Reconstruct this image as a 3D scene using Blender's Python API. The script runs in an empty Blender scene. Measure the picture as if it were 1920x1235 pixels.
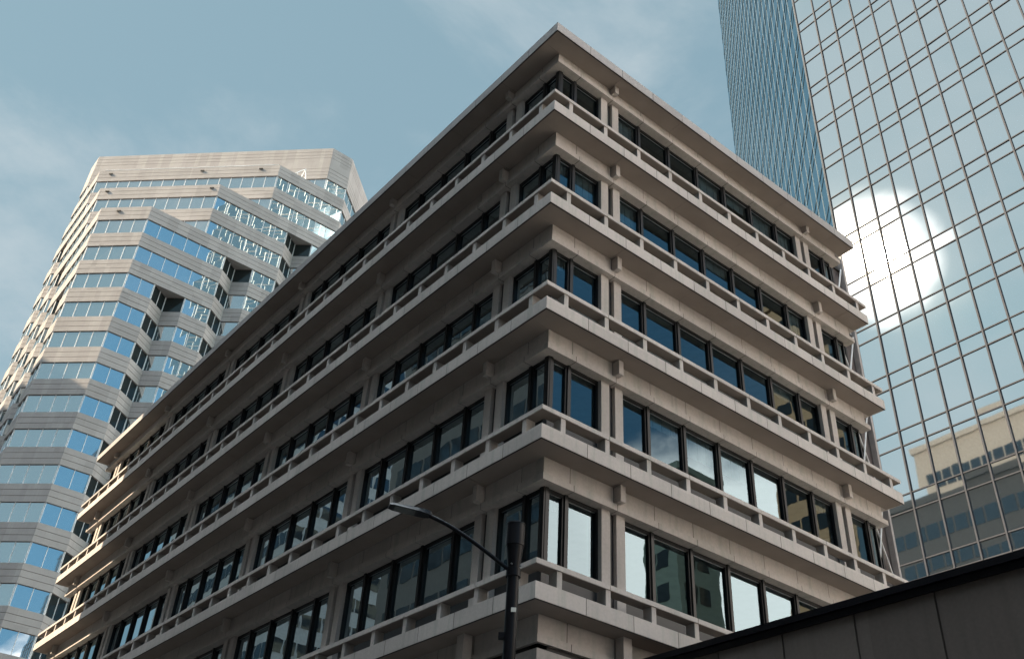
import bpy, math, random
from mathutils import Vector, Matrix
random.seed(7)
S = bpy.context.scene
COL = S.collection
R = math.radians

# ------------------------------------------------------------------ camera
CAM = Vector((-13.0386, -15.72, -11.8936))
YAW, PIT, ROLL, FPX = R(52.73434), R(35.67113), R(3.67158), 1841.608
f0 = Vector((math.cos(YAW)*math.cos(PIT), math.sin(YAW)*math.cos(PIT), math.sin(PIT)))
r0 = Vector((math.sin(YAW), -math.cos(YAW), 0))
u0 = r0.cross(f0)
cr, sr = math.cos(ROLL), math.sin(ROLL)
RV = cr*r0 + sr*u0
UV = -sr*r0 + cr*u0
cam = bpy.data.cameras.new('camera')
co = bpy.data.objects.new('camera', cam)
COL.objects.link(co)
M = Matrix((RV, UV, -f0)).transposed().to_4x4()
M.translation = CAM
co.matrix_world = M
cam.sensor_width = 36
cam.lens = FPX/1920*36
cam.clip_start = 0.1
cam.clip_end = 3000
S.camera = co

def score(p):
    """apparent size rank of a point: small = large in the photo, off-frame last"""
    d = Vector(p)-CAM
    w = d.dot(f0)
    if w <= 0: return 9e9
    x, y = 960+FPX*d.dot(RV)/w, 617.5-FPX*d.dot(UV)/w
    off = (x < -30 or x > 1950 or y < -30 or y > 1265)
    return w + (1e5 if off else 0)

# ------------------------------------------------------------------ materials
def newmat(name):
    m = bpy.data.materials.new(name)
    m.use_nodes = True
    n = m.node_tree.nodes; l = m.node_tree.links
    for q in list(n): n.remove(q)
    o = n.new('ShaderNodeOutputMaterial')
    return m, n, l, o

def solid(name, col, rough=0.6, metal=0.0, var=0.12, scale=3.0, bump=0.0, spec=0.4):
    m, n, l, o = newmat(name)
    b = n.new('ShaderNodeBsdfPrincipled'); l.new(b.outputs[0], o.inputs[0])
    b.inputs['Roughness'].default_value = rough
    b.inputs['Metallic'].default_value = metal
    b.inputs['Specular IOR Level'].default_value = spec
    g = n.new('ShaderNodeNewGeometry')
    t = n.new('ShaderNodeTexNoise'); t.inputs['Scale'].default_value = scale
    t.inputs['Detail'].default_value = 5
    l.new(g.outputs['Position'], t.inputs['Vector'])
    r = n.new('ShaderNodeMapRange'); r.inputs[1].default_value = .3; r.inputs[2].default_value = .7
    r.inputs[3].default_value = 1-var; r.inputs[4].default_value = 1+var
    l.new(t.outputs['Fac'], r.inputs[0])
    mx = n.new('ShaderNodeVectorMath'); mx.operation = 'SCALE'
    mx.inputs[0].default_value = col
    l.new(r.outputs[0], mx.inputs['Scale'])
    l.new(mx.outputs[0], b.inputs['Base Color'])
    if bump:
        bp = n.new('ShaderNodeBump'); bp.inputs['Strength'].default_value = bump
        bp.inputs['Distance'].default_value = .02
        l.new(t.outputs['Fac'], bp.inputs['Height']); l.new(bp.outputs[0], b.inputs['Normal'])
    return m

def concrete(name, col, streak=.4, tint=(.27, .285, .24)):
    """precast concrete: broad tone patches, fine grain and vertical run-off streaks"""
    m, n, l, o = newmat(name)
    b = n.new('ShaderNodeBsdfPrincipled'); l.new(b.outputs[0], o.inputs[0])
    b.inputs['Roughness'].default_value = .85; b.inputs['Specular IOR Level'].default_value = .25
    g = n.new('ShaderNodeNewGeometry')
    def noise(scale, sz=(1, 1, 1), detail=4):
        mp = n.new('ShaderNodeMapping'); mp.inputs['Scale'].default_value = sz
        l.new(g.outputs['Position'], mp.inputs['Vector'])
        t = n.new('ShaderNodeTexNoise'); t.inputs['Scale'].default_value = scale
        t.inputs['Detail'].default_value = detail
        l.new(mp.outputs[0], t.inputs['Vector']); return t.outputs['Fac']
    def rng(s, a, c, d, e):
        r = n.new('ShaderNodeMapRange')
        for i, v in zip((1, 2, 3, 4), (a, c, d, e)): r.inputs[i].default_value = v
        l.new(s, r.inputs[0]); return r.outputs[0]
    patch = rng(noise(.55), .3, .7, .93, 1.05)
    grain = rng(noise(14, detail=6), .3, .7, .94, 1.06)
    # one tone per precast panel
    sn = n.new('ShaderNodeVectorMath'); sn.operation = 'SNAP'
    sn.inputs[1].default_value = (1.49, 1.49, 3.85)
    l.new(g.outputs['Position'], sn.inputs[0])
    wn = n.new('ShaderNodeTexWhiteNoise'); l.new(sn.outputs[0], wn.inputs[0])
    pan = rng(wn.outputs[0], 0, 1, .89, 1.06)
    mu = n.new('ShaderNodeMath'); mu.operation = 'MULTIPLY'; l.new(patch, mu.inputs[0]); l.new(grain, mu.inputs[1])
    mu2 = n.new('ShaderNodeMath'); mu2.operation = 'MULTIPLY'; l.new(mu.outputs[0], mu2.inputs[0]); l.new(pan, mu2.inputs[1])
    sc = n.new('ShaderNodeVectorMath'); sc.operation = 'SCALE'; sc.inputs[0].default_value = col
    l.new(mu2.outputs[0], sc.inputs['Scale'])
    st = rng(noise(1, (5, 5, .35), 5), .5, .70, 0, streak)
    mx = n.new('ShaderNodeMix'); mx.data_type = 'RGBA'
    l.new(st, mx.inputs[0]); l.new(sc.outputs[0], mx.inputs[6]); mx.inputs[7].default_value = (*tint, 1)
    l.new(mx.outputs[2], b.inputs['Base Color'])
    bp = n.new('ShaderNodeBump'); bp.inputs['Strength'].default_value = .25; bp.inputs['Distance'].default_value = .01
    l.new(grain, bp.inputs['Height']); l.new(bp.outputs[0], b.inputs['Normal'])
    return m

def seeglass(name, tint=(.38, .5, .55), refl=(.38, .50, .56), ior=1.6):
    """window glass one can see through, with a reflecting coat"""
    m, n, l, o = newmat(name)
    mix = n.new('ShaderNodeMixShader'); l.new(mix.outputs[0], o.inputs[0])
    f = n.new('ShaderNodeFresnel'); f.inputs[0].default_value = ior
    tr = n.new('ShaderNodeBsdfTransparent'); tr.inputs[0].default_value = (*tint, 1)
    gl = n.new('ShaderNodeBsdfGlossy'); gl.inputs['Color'].default_value = (*refl, 1); gl.inputs['Roughness'].default_value = .01
    g = n.new('ShaderNodeNewGeometry')
    t = n.new('ShaderNodeTexNoise'); t.inputs['Scale'].default_value = 1.3; t.inputs['Detail'].default_value = 1
    l.new(g.outputs['Position'], t.inputs['Vector'])
    bp = n.new('ShaderNodeBump'); bp.inputs['Strength'].default_value = .12; bp.inputs['Distance'].default_value = .01
    l.new(t.outputs['Fac'], bp.inputs['Height']); l.new(bp.outputs[0], gl.inputs['Normal'])
    fm = n.new('ShaderNodeMapRange'); fm.inputs[3].default_value = .18; fm.inputs[4].default_value = 1.0; l.new(f.outputs[0], fm.inputs[0])
    l.new(fm.outputs[0], mix.inputs[0]); l.new(tr.outputs[0], mix.inputs[1]); l.new(gl.outputs[0], mix.inputs[2])
    return m

def mirrorglass(name, refl, base=(.02, .04, .06), fac=.8, rough=.02, wav=.4, wscale=.35):
    """coated curtain wall glass: a tinted mirror over a dark body"""
    m, n, l, o = newmat(name)
    mix = n.new('ShaderNodeMixShader'); l.new(mix.outputs[0], o.inputs[0])
    mix.inputs[0].default_value = fac
    d = n.new('ShaderNodeBsdfDiffuse'); d.inputs[0].default_value = (*base, 1)
    gl = n.new('ShaderNodeBsdfGlossy'); gl.inputs['Color'].default_value = (*refl, 1); gl.inputs['Roughness'].default_value = rough
    g = n.new('ShaderNodeNewGeometry')
    t = n.new('ShaderNodeTexNoise'); t.inputs['Scale'].default_value = wscale; t.inputs['Detail'].default_value = 2
    l.new(g.outputs['Position'], t.inputs['Vector'])
    bp = n.new('ShaderNodeBump'); bp.inputs['Strength'].default_value = wav; bp.inputs['Distance'].default_value = .05
    l.new(t.outputs['Fac'], bp.inputs['Height']); l.new(bp.outputs[0], gl.inputs['Normal'])
    l.new(d.outputs[0], mix.inputs[1]); l.new(gl.outputs[0], mix.inputs[2])
    return m

CONC = concrete('precast_concrete', (.49, .437, .40))
CONCR = concrete('roof_edge_concrete', (.38, .355, .34), streak=.35, tint=(.27, .255, .25))
SOFF_SHADE = solid('soffit_shade', (.27, .225, .195), .9, var=.08, scale=1.2)  # browner soffit tone with the shade under ledges and rails painted in
SEAL = solid('joint_sealant', (.018, .016, .015))
BRONZE = solid('bronze_frame', (.008, .0075, .008), .45, .0, spec=.4)
ALU = solid('aluminium_bead', (.32, .33, .34), .35, .7)
PANE = seeglass('office_glass')
ABSORB = solid('absorber_dark', (.07, .068, .062), .9, var=.3)  # for the unseen sheet added on the ledge tops to absorb bounce
SILL = solid('sill_dark_grey', (.028, .028, .03), .5)
INT = solid('interior_paint', (.22, .21, .19), .8)
SLOT = solid('slot_panel_grey', (.045, .04, .038), .5)
BLIND = solid('blind_fabric', (.5, .5, .48), .9)
DARKMETAL = solid('black_metal', (.006, .006, .008), .35, .0, spec=.16)
STONE = concrete('pink_grey_stone', (.355, .335, .325), streak=.15, tint=(.24, .22, .21))
STONEGAP = solid('stone_groove', (.13, .105, .10))
BLUEG = mirrorglass('left_tower_glass', (.82, .86, .87), base=(.08, .13, .15), fac=.72, rough=.015, wav=.03, wscale=.5)
SHADEG = mirrorglass('shaded_recess_glass', (.35, .42, .45), base=(.02, .025, .025), fac=.12, rough=.05)  # tower glass darkened: notch shade and dark reflections set into its colour
WHITEM = solid('white_mullion', (.72, .74, .75), .4)
TOWG = mirrorglass('curtain_wall_glass', (.85, .89, .90), fac=.86, rough=.022, wav=.05)
TOWM = solid('curtain_wall_mullion', (.036, .040, .052), .6, .0, spec=.15)
SPIREG = mirrorglass('blue_tower_glass', (.36, .50, .59), base=(.03, .07, .10), fac=.8, rough=.03, wav=.1)
SPIREM = solid('blue_tower_mullion', (.24, .28, .31), .4, .4)
SPIRED = solid('blue_tower_transom', (.03, .06, .09), .4)

# ------------------------------------------------------------------ mesh helpers
class MB:
    def __init__(s): s.v = []; s.f = []; s.m = []
    def box(s, x0, x1, y0, y1, z0, z1, mi=0):
        if x0 > x1: x0, x1 = x1, x0
        if y0 > y1: y0, y1 = y1, y0
        if z0 > z1: z0, z1 = z1, z0
        b = len(s.v)
        s.v += [(x0,y0,z0),(x1,y0,z0),(x1,y1,z0),(x0,y1,z0),(x0,y0,z1),(x1,y0,z1),(x1,y1,z1),(x0,y1,z1)]
        for q in ((0,3,2,1),(4,5,6,7),(0,1,5,4),(1,2,6,5),(2,3,7,6),(3,0,4,7)):
            s.f.append([b+i for i in q]); s.m.append(mi)
        return s
    def obox(s, c, ax, ay, hx, hy, z0, z1, mi=0):
        """box on a base centre c with horizontal unit axes ax, ay and half sizes"""
        b = len(s.v)
        for z in (z0, z1):
            for sx, sy in ((-1,-1),(1,-1),(1,1),(-1,1)):
                s.v.append((c[0]+ax[0]*hx*sx+ay[0]*hy*sy, c[1]+ax[1]*hx*sx+ay[1]*hy*sy, z))
        for q in ((0,3,2,1),(4,5,6,7),(0,1,5,4),(1,2,6,5),(2,3,7,6),(3,0,4,7)):
            s.f.append([b+i for i in q]); s.m.append(mi)
        return s
    def quad(s, a, b_, c, d, mi=0):
        b = len(s.v); s.v += [tuple(a), tuple(b_), tuple(c), tuple(d)]
        s.f.append([b, b+1, b+2, b+3]); s.m.append(mi); return s
    def prism(s, poly, z0, z1, mi=0, caps=True):
        b = len(s.v); n = len(poly)
        for z in (z0, z1): s.v += [(p[0], p[1], z) for p in poly]
        for i in range(n):
            j = (i+1) % n
            s.f.append([b+i, b+j, b+n+j, b+n+i]); s.m.append(mi)
        if caps:
            s.f.append([b+i for i in range(n)][::-1]); s.m.append(mi)
            s.f.append([b+n+i for i in range(n)]); s.m.append(mi)
        return s
    def tube(s, p0, p1, ra, rb=None, n=16, mi=0, caps=True):
        rb = ra if rb is None else rb
        p0, p1 = Vector(p0), Vector(p1); d = (p1-p0).normalized()
        a = d.orthogonal().normalized(); c = d.cross(a)
        b = len(s.v)
        for p, r in ((p0, ra), (p1, rb)):
            for i in range(n):
                t = 2*math.pi*i/n; s.v.append(tuple(p+a*r*math.cos(t)+c*r*math.sin(t)))
        for i in range(n):
            j = (i+1) % n
            s.f.append([b+i, b+j, b+n+j, b+n+i]); s.m.append(mi)
        if caps:
            q = len(s.v); s.v += s.v[b:b+2*n]
            s.f.append([q+i for i in range(n)][::-1]); s.m.append(mi)
            s.f.append([q+n+i for i in range(n)]); s.m.append(mi)
        return s
    def pipe(s, pts, r, n=14, mi=0):
        """one continuous bent pipe through the points"""
        b = len(s.v); up = Vector((0, 0, 1))
        for k, p in enumerate(pts):
            d = (Vector(pts[min(k+1, len(pts)-1)])-Vector(pts[max(k-1, 0)])).normalized()
            a = d.cross(up).normalized(); c = a.cross(d)
            for i in range(n):
                t = 2*math.pi*i/n; s.v.append(tuple(Vector(p)+a*r*math.cos(t)+c*r*math.sin(t)))
        for k in range(len(pts)-1):
            for i in range(n):
                j = (i+1) % n
                s.f.append([b+k*n+i, b+k*n+j, b+(k+1)*n+j, b+(k+1)*n+i]); s.m.append(mi)
        return s
    def build(s, name, mats, parent=None, smooth=False):
        if not isinstance(mats, (list, tuple)): mats = [mats]
        w = Vector((0, 0, 0)); q = parent
        while q is not None: w += q.location; q = q.parent
        me = bpy.data.meshes.new(name)
        me.from_pydata([(a-w.x, b-w.y, c-w.z) for a, b, c in s.v], [], s.f)
        for m in mats: me.materials.append(m)
        me.polygons.foreach_set('material_index', s.m)
        if smooth:
            me.polygons.foreach_set('use_smooth', [len(f) == 4 for f in s.f])
        me.update()
        o = bpy.data.objects.new(name, me); COL.objects.link(o)
        if parent is not None: o.parent = parent
        return o

def thing(name, label, cat, loc, group=None):
    o = bpy.data.objects.new(name, None); COL.objects.link(o)
    o.location = loc; o.empty_display_size = .5
    o['label'] = label; o['category'] = cat
    if group: o['group'] = group
    return o

def parts(name, items, mats, parent, limit=100, smooth=False):
    """items: (centre, MB, [(subname, MB, mats)...]); the largest in view become parts, the rest one stuff part"""
    items = sorted(items, key=lambda t: score(t[0]))
    for c, mb, subs in items[:limit]:
        p = mb.build(name, mats, parent, smooth)
        for sn, smb, sm in subs: smb.build(sn, sm, p)
    rest = items[limit:]
    if rest:
        acc = MB(); ml = list(mats) if isinstance(mats, (list, tuple)) else [mats]
        def add(mb, mm):
            mm = mm if isinstance(mm, (list, tuple)) else [mm]
            idx = []
            for m in mm:
                if m not in ml: ml.append(m)
                idx.append(ml.index(m))
            b = len(acc.v); acc.v += mb.v
            acc.f += [[i+b for i in f] for f in mb.f]; acc.m += [idx[k] for k in mb.m]
        for c, mb, subs in rest:
            add(mb, mats)
            for sn, smb, sm in subs: add(smb, sm)
        o = acc.build(name, ml, parent); o['kind'] = 'stuff'

GZ = -13.5

# ------------------------------------------------------------------ main office building
LX, LY = 16.2, 42.0
LV = [15.34, 11.53, 7.67, 3.92, .07, -3.86, -7.75]
T = .385
HD = .68          # header wall depth
HX, HY = 15.83, 41.65
main = thing('office_building', 'broad low concrete office block with projecting ledges, seen from its corner in the middle', 'building', (0, 0, GZ))

def ubox(mb, face, u0, u1, d0, d1, z0, z1, mi=0):
    if face == 0: mb.box(u0, u1, d0, d1, z0, z1, mi)
    else: mb.box(d0, d1, u0, u1, z0, z1, mi)
def joints(first, step, end):
    j = []; q = first
    while q < end-.15: j.append(q); q += step
    return j
G = .010
def panels(mb, face, start, cuts, end, d0, d1, z0, z1):
    pts = [start]+[c for c in cuts if c > start+.05]+[end]
    for a, b in zip(pts, pts[1:]):
        a2 = a if a == start else a+G
        b2 = b if b == end else b-G
        ubox(mb, face, a2, b2, d0, d1, z0, z1)

MR, ML = 1.495, 1.476
posts, brackets, piers, slots, windows = [], [], [], [], []
for li, z in enumerate(LV):
    top = (li == 0)
    # projecting ledge, panel by panel, with a recessed core behind the open joints
    mb = MB()
    for face, end, st in ((0, LX, MR), (1, LY, ML)):
        cuts = joints(st, st, end)
        if top: cuts = joints(st, st*1.0, end)
        panels(mb, face, 0 if face == 0 else HD+.06, cuts, end, 0, HD+.06, z-T, z)
    for face, end, st in ((0, LX-.04, MR), (1, LY-.04, ML)):
        u_ = .05 if face == 0 else HD+.002
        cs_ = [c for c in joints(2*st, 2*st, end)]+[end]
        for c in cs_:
            ubox(mb, face, u_+(.004 if u_ > 1 else 0), c-.004, .05, HD-.001, z-T-.006, z-T+.0005, 2); u_ = c  # thin sheet whose darker colour carries the shade under the ledge
    # ledge returns on the two far sides
    mb.box(HX-.2, LX, HD+.06, LY-HD-.06, z-T, z); mb.box(HD+.06, LX, LY-HD-.06, LY, z-T+.001, z-.001)
    mb.box(.004, LX-.004, .004, .7, z-T+.004, z-.004, 1); mb.box(.004, .7, .72, LY-.004, z-T+.004, z-.004, 1)
    mb.box(.012, LX-.012, .012, .045, z-T-.014, z-T-.0005, 1); mb.box(.012, .045, .046, LY-.012, z-T-.014, z-T-.0005, 1)
    mb.build('roof_edge' if top else 'ledge', [CONCR if top else CONC, SEAL, SOFF_SHADE], main)
    # header wall and the prouder lintel band below it
    hs, hb = (z-.70, z-.89) if top else (z-.85, z-1.03)
    if li == len(LV)-1: continue_low = True
    mb = MB()
    for face, end, st in ((0, HX, MR), (1, HY, ML)):
        cuts = joints(.05+st, st, end)
        panels(mb, face, HD if face == 0 else HD+.12, cuts, end, HD, HD+.12, hs, z-T-.001)
        ubox(mb, face, HD+.005, end-.02, HD+.005, HD+.3, hs, z-T-.002, 1)
    mb.box(HX-.12, HX, HD+.12, HY, hs, z-T-.001); mb.box(HD+.12, HX-.12, HY-.12, HY, hs, z-T-.001)
    mb.build('header_wall', [CONC, SEAL], main)
    mb = MB()
    bd = HD-.055
    for face, end, st in ((0, HX+.22, MR), (1, HY+.1, ML)):
        cuts = joints(.14+st, st, end)
        panels(mb, face, bd if face == 0 else bd+.40, cuts, end, bd, bd+.40, hb, hs-.002)
        ubox(mb, face, bd+.005, end-.04, bd+.005, bd+.38, hb+.004, hs-.006, 1)
    mb.box(HX-.3, HX+.1, bd+.4, HY, hb, hs-.002)
    mb.build('lintel_band', [CONC, SEAL], main)
    # rail over the ledge
    if not top:
        mb = MB()
        for face, end, st in ((0, LX+.04, MR), (1, LY, ML)):
            cuts = joints(st*1.5, st*2, end)
            panels(mb, face, 0 if face == 0 else .35, cuts, end, 0, .35, z+.41, z+.53)
        mb.box(LX-.31, LX+.04, .35, LY, z+.41, z+.53)
        mb.box(.03, LX, .03, .345, z+.404, z+.4105, 1); mb.box(.03, .345, .346, LY-.03, z+.404, z+.4105, 1)  # underside sheets with the rail's shade put into the colour
        mb.build('rail', [CONC, SOFF_SHADE], main)
        for face, end, st in ((0, LX, MR), (1, LY, ML)):
            u = .71
            while u < end-.3:
                m2 = MB(); ubox(m2, face, u-.075, u+.075, .03, .31, z, z+.412)
                c = (u, .1, z+.2) if face == 0 else (.1, u, z+.2)
                posts.append((c, m2, [])); u += st
        mb = MB(); mb.box(.05, LX-.05, .05, .94, z+.001, z+.006); mb.box(.05, .94, .941, LY-.05, z+.001, z+.006); mb.build('bounce_absorber', ABSORB, main)  # unseen dark sheet added to keep bounce off the soffit above
    # storey below this ledge
    zb = LV[li+1] if li+1 < len(LV) else GZ+.1
    for face in (0, 1):
        if li != 5:
            mw = MB(); e2 = HX-.05 if face == 0 else HY-.1
            ubox(mw, face, 1.0 if face == 0 else 1.08, e2, .97, 1.07, zb+.005, zb+.927)
            mw.build('sill_panel', SILL, main)
        if face == 0:
            mst, pc = 1.51, [3.14, 13.71]
            grid = [1.0]+[3.14+1.51*k for k in range(-1, 9)]+[HX-.05]
        else:
            mst, pc = 1.472, [3.13+7.36*k for k in range(6)]
            grid = [1.0]+[3.13+1.472*k for k in range(-1, 26)]+[HY-.1]
        for p in pc:
            m2 = MB(); w = .085
            if face == 0: m2.box(p-w, p+w, .43, HD+.02, hs+.005, z-T+.02)
            else: m2.box(.43, HD+.02, p-w, p+w, hs+.005, z-T+.02)
            if li == 5:
                m2 = MB()
                if face == 0: m2.box(p-w*1.6, p+w*1.6, .36, HD-.06, LV[6], z-T+.02)
                else: m2.box(.36, HD-.06, p-w*1.6, p+w*1.6, LV[6], z-T+.02)
            brackets.append(((p, .5, z) if face == 0 else (.5, p, z), m2, []))
            if li == 5: continue
            for s in (-1, 1):
                m2 = MB(); ubox(m2, face, p+s*.11, p+s*.41, .80, 1.08, zb-.01, hb+.01)
                piers.append(((p, .8, z-2) if face == 0 else (.8, p, z-2), m2, []))
            m2 = MB(); ubox(m2, face, p-.112, p+.112, .92, 1.05, zb-.01, hb+.01)
            ubox(m2, face, p-.03, p+.03, .905, .93, zb, hb)
            slots.append(((p, .8, z-2) if face == 0 else (.8, p, z-2), m2, []))
        if li == 5:
            mw = MB(); e2 = HX if face == 0 else HY
            panels(mw, face, HD-.055 if face == 0 else HD+.345, joints(.14+(MR if face == 0 else ML), MR if face == 0 else ML, e2), e2, HD-.055, HD+.345, zb+.0, hb-.14)
            ubox(mw, face, HD+.05, e2-.05, HD+.05, HD+.32, zb+.01, hb+.01, 1)
            mw.build('solid_wall', [CONC, SEAL], main); continue
        for a, b in zip(grid, grid[1:]):
            if any(abs(a-p) < .1 for p in pc): a += .41
            if any(abs(b-p) < .1 for p in pc): b -= .41
            z0, z1 = zb+.93, hb
            m2 = MB(); fr = .055
            la = a+.05 if not any(abs(a-.41-p) < .1 for p in pc) else a
            lb = b-.05 if not any(abs(b+.41-p) < .1 for p in pc) else b
            ubox(m2, face, la, la+fr, .93, 1.04, z0, z1)
            ubox(m2, face, lb-fr, lb, .93, 1.04, z0, z1)
            ubox(m2, face, la+fr, lb-fr, .93, 1.04, z1-fr*1.6, z1)
            ubox(m2, face, la+fr, lb-fr, .93, 1.04, z0, z0+.07)
            # mullion on the low side
            if la > a: ubox(m2, face, a-.05, a+.05, .885, 1.03, z0, z1)
            # slim light glazing bead
            ubox(m2, face, la+fr, la+fr+.018, .985, 1.01, z0+.07, z1-fr*1.6, 1)
            ubox(m2, face, la+fr+.018, lb-fr, .985, 1.01, z1-fr*1.6-.018, z1-fr*1.6, 1)
            g = MB()
            e = random.uniform(-.004, .004); e2 = random.uniform(-.004, .004)
            ga, gb, d = la+fr, lb-fr, 1.0
            if face == 0: g.quad((ga, d+e, z0+.07), (gb, d, z0+.07), (gb, d+e2, z1-.09), (ga, d+e+e2, z1-.09))
            else: g.quad((d+e, ga, z0+.07), (d, gb, z0+.07), (d+e2, gb, z1-.09), (d+e+e2, ga, z1-.09))
            subs = [('pane', g, PANE)]
            pr_ = .72 if face == 1 else .30
            if random.random() < pr_:
                bl = MB(); h = (z1-z0)
                drop = h*random.choice([.25, .5, .75, .97, .97]) if face == 1 else h*random.choice([.2, .4, .97])
                nn = 7
                for k in range(nn):
                    ua, ub = ga+(gb-ga)*k/nn, ga+(gb-ga)*(k+1)/nn
                    off = .02*(k % 2)
                    ubox(bl, face, ua, ub-.004, 1.16+off, 1.175+off, z1-drop, z1)
                subs.append(('blind', bl, BLIND))
            c = ((a+b)/2, 1, (z0+z1)/2) if face == 0 else (1, (a+b)/2, (z0+z1)/2)
            windows.append((c, m2, subs))
    # corner post of the glazing and floor slab / ceiling
    m2 = MB(); m2.box(.9, 1.06, .9, 1.06, zb+.02, hb); m2.build('corner_post', BRONZE, main)
    m2 = MB(); m2.box(1.1, HX-.3, 1.1, HY-.3, hb+.02, z-.03)
    m2.box(HX-.28, HX-.02, 1.1, HY-.12, zb-.0, hb-.01, 1); m2.box(1.1, HX-.28, HY-.32, HY-.06, zb-.0, hb-.01, 1)
    m2.build('floor_slab', [INT, CONC], main)
m2 = MB(); m2.box(6, 12, 6, 36, GZ, 15); m2.build('core_wall', INT, main)
parts('window', windows, [BRONZE, ALU], main)
parts('rail_post', posts, CONC, main)
parts('bracket', brackets, CONC, main)
parts('pier', piers, CONC, main)
parts('slot_panel', slots, SLOT, main)

# stair tower with white cross bracing behind the right end
st = thing('stair_tower', 'narrow dark stair shaft with white cross bracing behind the right end of the concrete block', 'stair tower', (17, 3, GZ))
m2 = MB(); SX0, SX1, SY0 = 16.45, 20.55, 3.0
m2.box(SX0, SX1, SY0+.25, 9, GZ, 19); m2.build('shaft', solid('shaft_brown', (.085, .065, .06), .6, var=.3, scale=1.2), st)
WBR = solid('brace_white', (.62, .6, .58), .5)
z = GZ+.6
while z < 18:
    for a, b in [q for c_ in range(3) for q in (((SX1-.2-1.3*(c_+1), z), (SX1-.25-1.3*c_, z+3.7)), ((SX1-.2-1.3*(c_+1), z+3.7), (SX1-.25-1.3*c_, z)))]:
        if z > -6:
            mm = MB(); mm.tube((a[0], SY0+.05+(0 if a[1] < b[1] else .09), a[1]), (b[0], SY0+.05+(0 if a[1] < b[1] else .09), b[1]), .035, n=8); mm.build('brace', WBR, st)
    mm = MB(); mm.box(SX0, SX1, SY0+.16, SY0+.26, z+3.72, z+3.86); mm.build('floor_beam', SEAL, st)
    z += 3.88
m2 = MB()
for k in range(4): m2.box(SX0+.4+k*.95, SX0+.5+k*.95, SY0+.17, SY0+.27, GZ, 19)
m2.box(SX1-.14, SX1, SY0, SY0+.24, GZ, 19.02, 1); m2.build('column', [SEAL, solid('shaft_edge', (.3, .27, .26))], st)

# ------------------------------------------------------------------ left tower (stepped, sawtooth plan)
lt = thing('sawtooth_tower', 'tall pinkish stone tower with stepped terraces, zigzag bays and blue ribbon windows at left', 'tower', (30, 110, GZ))
PB, PZ, BH = 4.57, 73.56, 2.18
BY, DX, C0 = 93.0, 7.75, 7.85
DEL = BY-2.8
def mir(p): return (p[1]-DEL, p[0]+DEL)
END = (C0+3*DX+3.65, BY)
E1 = (END[0]+19, BY+17.7)
def corner_n(k): return 0 if k <= 0 else (1 if k <= 2 else (2 if k <= 4 else 3))
def seq(k, row):
    n = corner_n(k); pts = [(C0+DX*n, BY)]
    for m in range(n+1, 4):
        kc = -2+2*(m-1)
        covered = k >= kc+1 if row else k >= kc
        if not covered:
            a = C0+DX*(m-1)+3.65
            pts += [(a, BY), (a+2.2, BY+1.66), (C0+DX*m, BY)]
    pts.append(END); return pts
def plan(k, row=False):
    b = seq(k, row)
    left = [mir(p) for p in b][::-1]
    return [mir(E1)]+left+b+[E1]
def inset(poly, d):
    n = len(poly); out = []
    for i in range(n):
        p0, p1, p2 = Vector(poly[i-1]), Vector(poly[i]), Vector(poly[(i+1) % n])
        a = (p1-p0).normalized(); b = (p2-p1).normalized()
        na, nb = Vector((-a.y, a.x)), Vector((-b.y, b.x))
        m = (na+nb); den = 1+na.dot(nb)
        if den < .2: den = .2
        out.append(tuple(p1+m*(d/den)))
    return out
lwin = []
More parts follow.
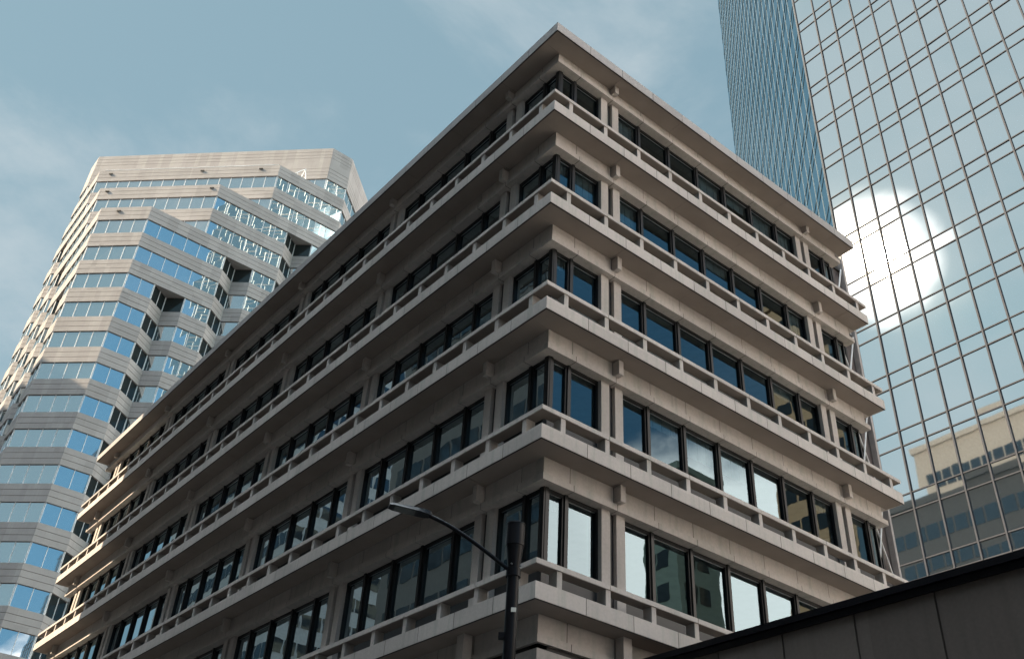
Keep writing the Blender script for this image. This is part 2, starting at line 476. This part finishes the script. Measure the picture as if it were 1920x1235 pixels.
for k in range(-19, 6):
    P = plan(k); z0 = PZ+PB*k
    if k < 5:
        hs_ = [(0, .70), (.75, 1.44), (1.49, BH)]; htop = BH
    else:
        hs_ = [(0, .72), (.77, 1.45), (1.50, 2.2), (2.25, 4.55), (4.60, 5.2), (5.25, 5.9), (5.95, 6.7)]; htop = 6.7
    mb = MB(); Q = P; Qi = inset(P, .05)
    mb.prism(Qi, z0+.012, z0+htop-.012, 1)
    for a, b in hs_: mb.prism(Q, z0+a, z0+b, 0)
    lbl = mb.build('crown_wall' if k == 5 else 'spandrel_band', [STONE, STONEGAP], lt)
    # ribbon glazing below the band
    if z0-2.39 < GZ: continue
    W = inset(plan(k, True), .16); V = plan(k, True)
    zt, zl = z0-.0, PZ+PB*(k-1)+BH
    n = len(W)
    for i in range(n-1):
        if i in (0,) or i == n-2:
            nseg = 14
        a, b = Vector(W[i]), Vector(W[i+1])
        L = (b-a).length
        nseg = max(1, round(L/1.83))
        t = (b-a)/L; nrm = Vector((t.y, -t.x))
        mx_, my_ = (a.x+b.x)/2, (a.y+b.y)/2
        if my_-mx_ > DEL: mx_, my_ = my_-DEL, mx_+DEL
        ang = math.degrees(math.atan2(t.y, t.x))
        dark = (30 < ang < 44 or 46 < ang < 60) and L < 4 and 0 < i < n-2  # facets in the notches take the glass with painted shade
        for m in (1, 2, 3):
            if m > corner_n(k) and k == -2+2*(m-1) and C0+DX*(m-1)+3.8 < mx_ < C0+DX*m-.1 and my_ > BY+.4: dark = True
        for s in range(nseg):
            p, q = a+t*L*s/nseg, a+t*L*(s+1)/nseg
            j = random.uniform(-.006, .006); j2 = random.uniform(-.006, .006)
            g = MB(); g.quad((*(p+nrm*j), zl+.03), (*(q-nrm*j), zl+.03), (*(q-nrm*j2), zt-.03), (*(p+nrm*j2), zt-.03))
            f = MB(); c = p if s else p+t*.05
            f.obox(c+nrm*.02, t, nrm, .032, .045, zl, zt, 0)
            f.obox((p+q)/2+nrm*.01, t, nrm, L/nseg/2-.04, .03, zt-.06, zt, 1)
            if s == nseg-1: f.obox(q-t*.05+nrm*.02, t, nrm, .032, .045, zl, zt, 0)
            cc = (p+q)/2
            vis = score((cc.x, cc.y, (zl+zt)/2)) + (0 if (Vector((CAM.x, CAM.y))-cc).dot(nrm) > 0 else 2e5)
            lwin.append((vis, f, g, SHADEG if dark else BLUEG))
lwin.sort(key=lambda t: t[0])
def winparts(lst, mats, gm, parent, name='window', limit=100):
    gms = [gm, SHADEG]
    for t in lst[:limit]:
        p = t[1].build(name, mats, parent); t[2].build('pane', t[3] if len(t) > 3 else gm, p)
    acc = MB(); k = len(mats)
    for t in lst[limit:]:
        for src, off in ((t[1], 0), (t[2], k+(1 if len(t) > 3 and t[3] is SHADEG else 0))):
            b = len(acc.v); acc.v += src.v; acc.f += [[i+b for i in q] for q in src.f]; acc.m += [i+off for i in src.m]
    if acc.v:
        o = acc.build(name, list(mats)+gms, parent); o['kind'] = 'stuff'
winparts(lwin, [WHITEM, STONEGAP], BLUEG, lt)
# dark core so the ribbon glass has a body behind it
mb = MB(); mb.prism(inset(plan(5), 6), GZ, PZ+PB*5, 0); mb.build('core_wall', SEAL, lt)

# small black floodlights in the grooves and a white rail along the upper terrace
def on_l(n, t): a = Vector((C0+DX*n, BY)); b = Vector(mir((C0+DX*n, BY))); return a+(b-a)*t
tl = Vector((-1, 1)).normalized(); nl = Vector((-1, -1)).normalized()
for n_, k_, t_ in ((0, 0, .62), (1, 2, .06), (1, 2, .93), (2, 4, .10), (2, 4, .42), (2, 4, .93)):
    m2 = MB(); c = on_l(n_, t_)+nl*.05; m2.obox(c, tl, nl, .28, .12, PZ+PB*k_+1.40, PZ+PB*k_+1.56); m2.build('floodlight', SEAL, lt)
a, b = on_l(2, .01), on_l(2, .97)
m2 = MB(); m2.tube((*a, PZ+PB*4+BH+.12), (*b, PZ+PB*4+BH+.12), .05, n=8); m2.build('parapet_rail', WHITEM, lt)

# window-cleaning davit on the terrace
dv = thing('roof_davit', 'small white lattice davit standing on the upper terrace of the stepped tower', 'davit', (25.6, BY+1.0, 93.9))
mb = MB(); bz = 93.9
for p0, p1 in (((25.4, 94, bz), (27.6, 93.6, bz+2.6)), ((27.6, 93.6, bz+2.6), (27.3, 94.6, bz)), ((27.6, 93.6, bz+2.6), (28.0, 93.4, bz)), ((26.5, 93.8, bz+1.3), (27.35, 94.3, bz)), ((27.3, 94.6, bz+.9), (27.9, 93.5, bz+.9))):
    mb.tube(p0, p1, .06, n=8)
mb.build('davit_frame', WHITEM, dv)

# ------------------------------------------------------------------ mirrored curtain wall tower at right
rt = thing('glass_tower', 'large mirrored glass tower filling the right side, with a grid of dark mullions', 'tower', (40, -5, GZ))
PHI = R(-91.441); hv = Vector((math.cos(PHI), math.sin(PHI))); nv = Vector((-1, .0252)).normalized()
O0 = Vector((34.597, 3.23)); A, B, ZJ = 1.545, 3.9, 48.95
items = []
for i in range(-5, 9):
    for j in range(-10, 16):
        for zt, zl, kind in ((ZJ-j*B, ZJ-j*B-1.0, 's'), (ZJ-j*B-1.0, ZJ-(j+1)*B, 'p')):
            if i > 9 and (j < -4): continue
            p, q = O0+hv*A*i, O0+hv*A*(i+1)
            if i == -5: p = O0+hv*A*(-5.05)
            zl = max(zl, GZ)
            if zt <= zl: continue
            e = [random.gauss(0, .0036) for _ in range(3)]
            g = MB(); g.quad((*(q+nv*e[0]), zl), (*(p-nv*e[0]), zl), (*(p+nv*(e[1]-e[0])), zt), (*(q+nv*(e[1]+e[0])), zt))
            f = MB()
            f.obox(p+nv*.03, hv, nv, .045, .07, zl, zt)
            f.obox((p+q)/2+nv*.01, hv, nv, A/2-.046, .045, zt-.035, zt+.035)
            c = (p+q)/2; items.append((score((c.x, c.y, (zl+zt)/2)), f, g))
items.sort(key=lambda t: t[0])
winparts(items, [TOWM], TOWG, rt, 'window')
c1 = O0+hv*A*(-5.05)-nv*.06; c2 = O0+hv*A*9-nv*.06
mb = MB(); mb.prism([tuple(c1), tuple(c1-nv*24), tuple(c2-nv*24), tuple(c2)][::-1], GZ, 88); mb.build('body', solid('tower_side', (.16, .2, .22), .25), rt)
mb = MB(); cc = O0+hv*A*(-5.05); mb.obox(cc-hv*.03-nv*.1, hv, nv, .03, .17, GZ, 88.1); mb.build('corner_trim', solid('corner_trim_tan', (.22, .19, .165), .5), rt)

# ------------------------------------------------------------------ blue tower behind
bt = thing('blue_tower', 'tall deep blue glass tower with fine grid, between the sky and the mirrored tower', 'tower', (60, 35, GZ))
dd = Vector((math.cos(R(42.9)), math.sin(R(42.9)))); nn = Vector((-dd.y, dd.x))
th = R(29.2); P1 = Vector((CAM.x, CAM.y))+60.5*Vector((math.cos(th), math.sin(th)))-dd*1.6
FH = 4.2; NP = 27; PW = (112.4-0)/1.0
far = None
a1 = R(35.63); d1 = Vector((math.cos(a1), math.sin(a1)))
# far end where the facade line meets the sight line of the left silhouette
den = dd.x*(-d1.y)-dd.y*(-d1.x)
w0 = Vector((CAM.x, CAM.y))-P1
tt = (w0.x*(-d1.y)-w0.y*(-d1.x))/den
PW = tt/NP
items = []
zt0 = 202.0
for i in range(NP):
    p, q = P1+dd*PW*i, P1+dd*PW*(i+1)
    for k in range(51):
        zt = zt0-k*FH; zl = zt-FH
        e = [random.gauss(0, .0012) for _ in range(2)]
        g = MB(); g.quad((*(p+nn*e[0]), zl), (*(q-nn*e[0]), zl), (*(q-nn*e[1]), zt), (*(p+nn*e[1]), zt))
        f = MB()
        f.obox(p+nn*.0, dd, nn, .035, .045, zl, zt, 0)
        f.obox((p+q)/2+nn*.01, dd, nn, PW/2-.06, .03, zt-.06, zt+.04, 1)
        f.obox((p+q)/2+nn*.01, dd, nn, PW/2-.06, .025, zt-1.15, zt-1.09, 1)
        c = (p+q)/2; items.append((score((c.x, c.y, (zl+zt)/2)), f, g))
items.sort(key=lambda t: t[0])
winparts(items, [SPIREM, SPIRED], SPIREG, bt, 'window')
F1 = P1+dd*tt
body = [tuple(P1-nn*.06), tuple(F1-nn*.06), tuple(F1-nn*16), (F1.x-nn.x*16-20, 12.4), (P1.x+2, 12.2)]
mb = MB(); mb.prism([tuple(v) for v in body][::-1], GZ, zt0); mb.build('body', solid('blue_tower_side', (.05, .1, .14), .25), bt)

# ------------------------------------------------------------------ skybridge at lower right
BRX = 3.0
sb = thing('skybridge', 'dark brown panelled skybridge with black roof edge crossing the lower right corner', 'skybridge', (BRX, -12, GZ))
PANEL = concrete('bridge_panel', (.115, .095, .083), streak=.3, tint=(.07, .06, .05))
ztop = -4.93
u = .55; 
PJ = [-.3]+[-2.09-1.64*k for k in range(0, 20)]
mb = MB()
for k in range(1, 20):
    a = -2.4-1.64*(k-1); b = a-1.64
    mm = MB(); mm.box(BRX, BRX+.06, b+.02, a-.02, ztop-3.0, ztop-.2); mm.build('panel', PANEL, sb)
for k, (a, b) in enumerate(((.60, -.74), (-.76, -2.38))):
    mm = MB(); mm.box(BRX, BRX+.06, b, a, ztop-3.0, ztop-.2); mm.build('panel', PANEL, sb)
mb.box(BRX+.03, BRX+3.4, -34, .6, ztop-3.05, ztop-.15); mb.build('deck', solid('bridge_core', (.03, .022, .018), .6), sb)
mb = MB(); mb.box(BRX-.10, BRX+3.5, -34, .6, ztop-.13, ztop); mb.box(BRX-.05, BRX+3.45, -34, .6, ztop-.26, ztop-.14)
mb.build('coping', DARKMETAL, sb)

# ------------------------------------------------------------------ street lamp
def cs(p, t=14.0/12): return CAM+(Vector(p)-CAM)*t
att = cs((-5.915, -6.70, -7.30)); tip = cs((-7.44, -6.09, -6.71))
lp = thing('street_lamp', 'black street lamp with cylindrical shroud and curved arm in front of the concrete block', 'street lamp', (att.x, att.y, GZ))
ax, ay = att.x, att.y
zs = att.z
mb = MB(); mb.tube((ax, ay, GZ), (ax, ay, zs+.09), .105, .086, 20); mb.tube((ax, ay, GZ), (ax, ay, GZ+.5), .2, .16, 20)
mb.tube((ax, ay, zs-2.0), (ax, ay, zs-1.92), .125, n=20)
mb.build('pole', DARKMETAL, lp, True)
mb = MB(); mb.tube((ax, ay, zs+.08), (ax, ay, zs+.40), .088, .128, 24); mb.tube((ax, ay, zs+.405), (ax, ay, zs+.73), .137, .137, 28)
mb.tube((ax, ay, zs+.731), (ax, ay, zs+.75), .144, .140, 28); mb.build('shroud', DARKMETAL, lp, True)
mb = MB()
vec = Vector((tip.x-ax, tip.y-ay)); L = vec.length; uv_ = vec/L; rise = tip.z-zs
prev = None; armp = []
for k in range(15):
    s = k/14*.68
    h = rise*(math.sin(min(1, s*1.12)*math.pi/2))**1.05
    P = Vector((ax+uv_.x*L*s, ay+uv_.y*L*s, zs+h*1.0))
    prev = P; armp.append(P)
mb.pipe(armp, .030); mb.build('arm', DARKMETAL, lp, True)
hd = MB(); side = Vector((-uv_.y, uv_.x)); hz = prev.z+.01
def hp(s, w, z): return (ax+uv_.x*L*s+side.x*w, ay+uv_.y*L*s+side.y*w, z)
prof = [(.66, .03, .03), (.68, .07, .042), (.72, .095, .045), (.77, .108, .036), (.96, .104, .026), (.99, .08, .016)]
tilt = .10
rings = []
for s, w, t in prof:
    zc = hz+(s-.67)*tilt
    rings.append([hp(s, -w, zc-t*.5), hp(s, w, zc-t*.5), hp(s, w*.8, zc+t), hp(s, -w*.8, zc+t)])
for r in rings: hd.v += r
for a in range(len(rings)-1):
    for i in range(4):
        j = (i+1) % 4; hd.f.append([a*4+i, a*4+j, (a+1)*4+j, (a+1)*4+i]); hd.m.append(0)
hd.f.append([0, 1, 2, 3]); hd.m.append(0); q = (len(rings)-1)*4; hd.f.append([q+3, q+2, q+1, q]); hd.m.append(0)
head = hd.build('lamp_head', DARKMETAL, lp)
ln = MB(); ln.quad(hp(.79, -.09, hz+.12*tilt-.021), hp(.95, -.088, hz+.28*tilt-.016), hp(.95, .088, hz+.28*tilt-.016), hp(.79, .09, hz+.12*tilt-.021))
ln.build('lens', solid('lamp_lens', (.12, .13, .12), .25, var=.1, scale=30), head)
mb = MB(); mb.obox((ax-RV.x*.10, ay-RV.y*.10), (RV.x, RV.y), (RV.y, -RV.x), .06, .05, zs-.95, zs-.87); mb.build('bolt_head', DARKMETAL, lp)
mb = MB(); mb.tube((ax, ay, zs-.06), (ax, ay, zs+.06), .108, n=20); mb.build('clamp', DARKMETAL, lp, True)
for k_ in range(4):
    an = k_*math.pi/2+.6
    m2 = MB(); m2.tube((ax+.085*math.cos(an), ay+.085*math.sin(an), zs+.10), (ax+.118*math.cos(an), ay+.118*math.sin(an), zs+.10), .012, n=8); m2.build('bolt', ALU, lp)
mb = MB(); pd = Vector((CAM.x-ax, CAM.y-ay)).normalized(); sd = Vector((-pd.y, pd.x))
mb.obox((ax+pd.x*.108+sd.x*.03, ay+pd.y*.108+sd.y*.03), tuple(sd), tuple(pd), .035, .008, zs-.60, zs-.54)
mb.build('sticker', solid('sticker_white', (.6, .58, .52)), lp)

# ------------------------------------------------------------------ buildings across the streets (seen in the glass and as the shade they cast; some added to shape light)
def block(name, label, x0, x1, y0, y1, h, wall, glass, fl=3.9, mod=1.8, wh=1.9, group=None):
    t = thing(name, label, 'building', ((x0+x1)/2, (y0+y1)/2, GZ), group)
    mb = MB(); mb.box(x0, x1, y0, y1, GZ, h); mb.build('wall', wall, t)
    mb = MB(); mb.box(x0-.3, x1+.3, y0-.3, y1+.3, h-.02, h+.9); mb.build('parapet', wall, t)
    z = GZ+1.2
    n = 0
    while z+wh < h-.4:
        mb = MB()
        for fx in (x0, x1):
            y = y0+.8
            while y+mod-.25 < y1: mb.box(fx-.05, fx+.05, y, y+mod-.25, z, z+wh); y += mod
        for fy in (y0, y1):
            x = x0+.8
            while x+mod-.25 < x1: mb.box(x, x+mod-.25, fy-.05, fy+.05, z, z+wh); x += mod
        mb.build('window_row', glass, t)
        z += fl; n += 1
    return t
DG = mirrorglass('far_window_glass', (.3, .36, .4), base=(.02, .025, .03), fac=.25, rough=.05)
block('office_slab', 'dark office block across the left street', -46, -22, 1, 47.6, 43.2, solid('dark_cladding', (.07, .065, .06), .6), DG)
block('stone_tower', 'pale stone block behind the dark office block', -80, -52, 2, 60, 68, solid('pale_stone', (.45, .38, .30), .8), DG)
block('corner_tower', 'grey office tower beside the far left street', -66, -40, 103, 152, 89.3, solid('grey_cladding', (.3, .3, .3), .7), DG)
block('brick_tower', 'tan brick tower behind the photographer on the right', 74, 108, -44, -20, 66, solid('tan_brick', (.36, .26, .18), .8), DG, mod=2.2, wh=1.7)
block('shade_block', 'unseen dark block added behind the camera to cut light on the left', -50, -24, -75, -4, 24, solid('shade_block_wall', (.06, .055, .05), .7), DG)  # dark mass added out of view to keep light off the left face
block('teal_tower', 'narrow teal office tower south of the crossing', 63.5, 70, -56, -50, 42, solid('teal_cladding', (.13, .18, .18), .4), DG, mod=2.0)
block('bounce_block', 'unseen white block added south of the crossing to bounce light', 6, 40, -95, -52, 18, solid('bounce_block_wall', (.72, .66, .58), .8), DG, mod=4)  # pale reflector mass added out of view for the right face

# ------------------------------------------------------------------ ground
mb = MB(); mb.quad((-1500, -1500, GZ-.15), (1500, -1500, GZ-.15), (1500, 1500, GZ-.15), (-1500, 1500, GZ-.15))
o = mb.build('road', solid('asphalt', (.035, .035, .035), .9, scale=6)); o['kind'] = 'structure'
mb = MB(); mb.box(-3.5, 20, -4.5, 46, GZ-.16, GZ); mb.box(-60, -19, -40, 60, GZ-.16, GZ); mb.box(27, 70, -50, 70, GZ-.16, GZ)
o = mb.build('pavement', solid('paving', (.07, .068, .066), .9, scale=4)); o['kind'] = 'structure'

mb = MB(); mb.box(0, 62, -51, -9.5, GZ-.155, GZ+.02)  # unseen pale ground added to bounce sunlight up to the right soffits
o = mb.build('bounce_plaza', concrete('bounce_paving', (.60, .52, .44))); o['kind'] = 'structure'

# ------------------------------------------------------------------ light and sky
sd = Vector((-.68, .391, .62)).normalized()
elev = math.asin(sd.z); az = math.atan2(sd.y, sd.x)
sun = bpy.data.lights.new('sun', 'SUN'); sun.energy = 5.0; sun.angle = R(.5); sun.color = (1, .82, .60)
so = bpy.data.objects.new('sun', sun); COL.objects.link(so)
so.rotation_euler = (-sd).to_track_quat('-Z', 'Y').to_euler(); so.location = (0, 0, 120)

w = bpy.data.worlds.new('World'); S.world = w; w.use_nodes = True
n = w.node_tree.nodes; l = w.node_tree.links
bg = n['Background']; SKY_STR = .13
SKY_GAMMA = .15; SKY_TINT = (.83, 1.19, 1.32); CL1 = (1.95, 2.15, 2.25); CL2 = (19.5, 17.6, 15.8); CL3 = (32, 36, 39)
sky = n.new('ShaderNodeTexSky'); sky.sky_type = 'NISHITA'; sky.sun_disc = False
sky.sun_elevation = elev; sky.sun_rotation = math.pi/2-az
sky.air_density = 1.0; sky.dust_density = 1.0; sky.ozone_density = 1.0
# flatten the sky's brightness range a little and tint it towards the photograph's teal
gm = n.new('ShaderNodeGamma'); gm.inputs[1].default_value = SKY_GAMMA; l.new(sky.outputs[0], gm.inputs[0])
tn = n.new('ShaderNodeVectorMath'); tn.operation = 'MULTIPLY'; tn.inputs[1].default_value = SKY_TINT; l.new(gm.outputs[0], tn.inputs[0])
tc = n.new('ShaderNodeTexCoord')
def cloud(scale, rot, lo, hi, top, bias=None):
    mp = n.new('ShaderNodeMapping'); mp.inputs['Scale'].default_value = (1, 1, 1.8); mp.inputs['Rotation'].default_value = rot
    l.new(tc.outputs['Generated'], mp.inputs['Vector'])
    cn = n.new('ShaderNodeTexNoise'); cn.inputs['Scale'].default_value = scale; cn.inputs['Detail'].default_value = 9; cn.inputs['Roughness'].default_value = .60
    cn.inputs['Distortion'].default_value = .3
    l.new(mp.outputs[0], cn.inputs['Vector'])
    src = cn.outputs['Fac']
    if bias:
        dt = n.new('ShaderNodeVectorMath'); dt.operation = 'DOT_PRODUCT'; dt.inputs[1].default_value = bias[0]
        l.new(tc.outputs['Generated'], dt.inputs[0])
        mr = n.new('ShaderNodeMapRange'); mr.inputs[1].default_value = bias[1]; mr.inputs[2].default_value = bias[2]; mr.inputs[3].default_value = bias[3]; mr.inputs[4].default_value = bias[4]
        l.new(dt.outputs['Value'], mr.inputs[0])
        ad = n.new('ShaderNodeMath'); ad.operation = 'ADD'; l.new(src, ad.inputs[0]); l.new(mr.outputs[0], ad.inputs[1]); src = ad.outputs[0]
    cm = n.new('ShaderNodeMapRange'); cm.inputs[1].default_value = lo; cm.inputs[2].default_value = hi; cm.inputs[3].default_value = 0; cm.inputs[4].default_value = top
    cm.interpolation_type = 'SMOOTHSTEP'; l.new(src, cm.inputs[0]); return cm.outputs[0]
def over(base, fac, col):
    mx = n.new('ShaderNodeMix'); mx.data_type = 'RGBA'; mx.inputs[7].default_value = (*col, 1)
    l.new(fac, mx.inputs[0]); l.new(base, mx.inputs[6]); return mx.outputs[2]
out = over(tn.outputs[0], cloud(2.6, (.35, .15, 2.3), .46, .74, .6), CL1)
# deeper blue high in the sky opposite the sun
ds = n.new('ShaderNodeVectorMath'); ds.operation = 'DOT_PRODUCT'; ds.inputs[1].default_value = (.20, -.76, .62)
l.new(tc.outputs['Generated'], ds.inputs[0])
dm = n.new('ShaderNodeMapRange'); dm.inputs[1].default_value = .55; dm.inputs[2].default_value = .95; dm.inputs[3].default_value = 0; dm.inputs[4].default_value = .65; dm.interpolation_type = 'SMOOTHSTEP'
l.new(ds.outputs['Value'], dm.inputs[0])
out = over(out, dm.outputs[0], (.36, 1.3, 2.3))
# a bank of brighter cloud low in the sky behind the photographer
out = over(out, cloud(1.7, (.1, .9, .2), .46, .66, .95, ((.62, -.36, -.70), .18, .36, -.36, .30)), CL2)
out = over(out, cloud(2.6, (.4, .2, .8), .38, .62, .95, ((.464, -.804, .375), .955, .992, -.4, .2)), (16, 14.5, 13.2))  # second bright patch, unseen, added to lift the light on the right face
# bright veil added overhead, out of view, to light the fascias
out = over(out, cloud(2.0, (.7, .1, .2), .45, .62, .9, ((-.08, 0, .997), .88, .94, -.4, .34)), CL3)
# haze and a small bright cloud around the sun
SD = tuple(sd)
out = over(out, cloud(2.2, (.2, .5, .9), .40, .75, .75, (SD, .72, .93, -.45, .12)), (1.9, 2.15, 2.25))
out = over(out, cloud(3.2, (.5, .1, .4), .30, 1.1, 1.0, (SD, .9968, 1.0, -.5, .62)), (7.5, 7.4, 7.2))
l.new(out, bg.inputs[0]); bg.inputs[1].default_value = SKY_STR

S.view_settings.view_transform = 'Standard'; S.view_settings.look = 'None'
S.view_settings.exposure = 1.36; S.view_settings.gamma = 1
S.render.engine = 'CYCLES'
S.cycles.max_bounces = 8; S.cycles.transparent_max_bounces = 8
S.cycles.caustics_reflective = True; S.cycles.caustics_refractive = False
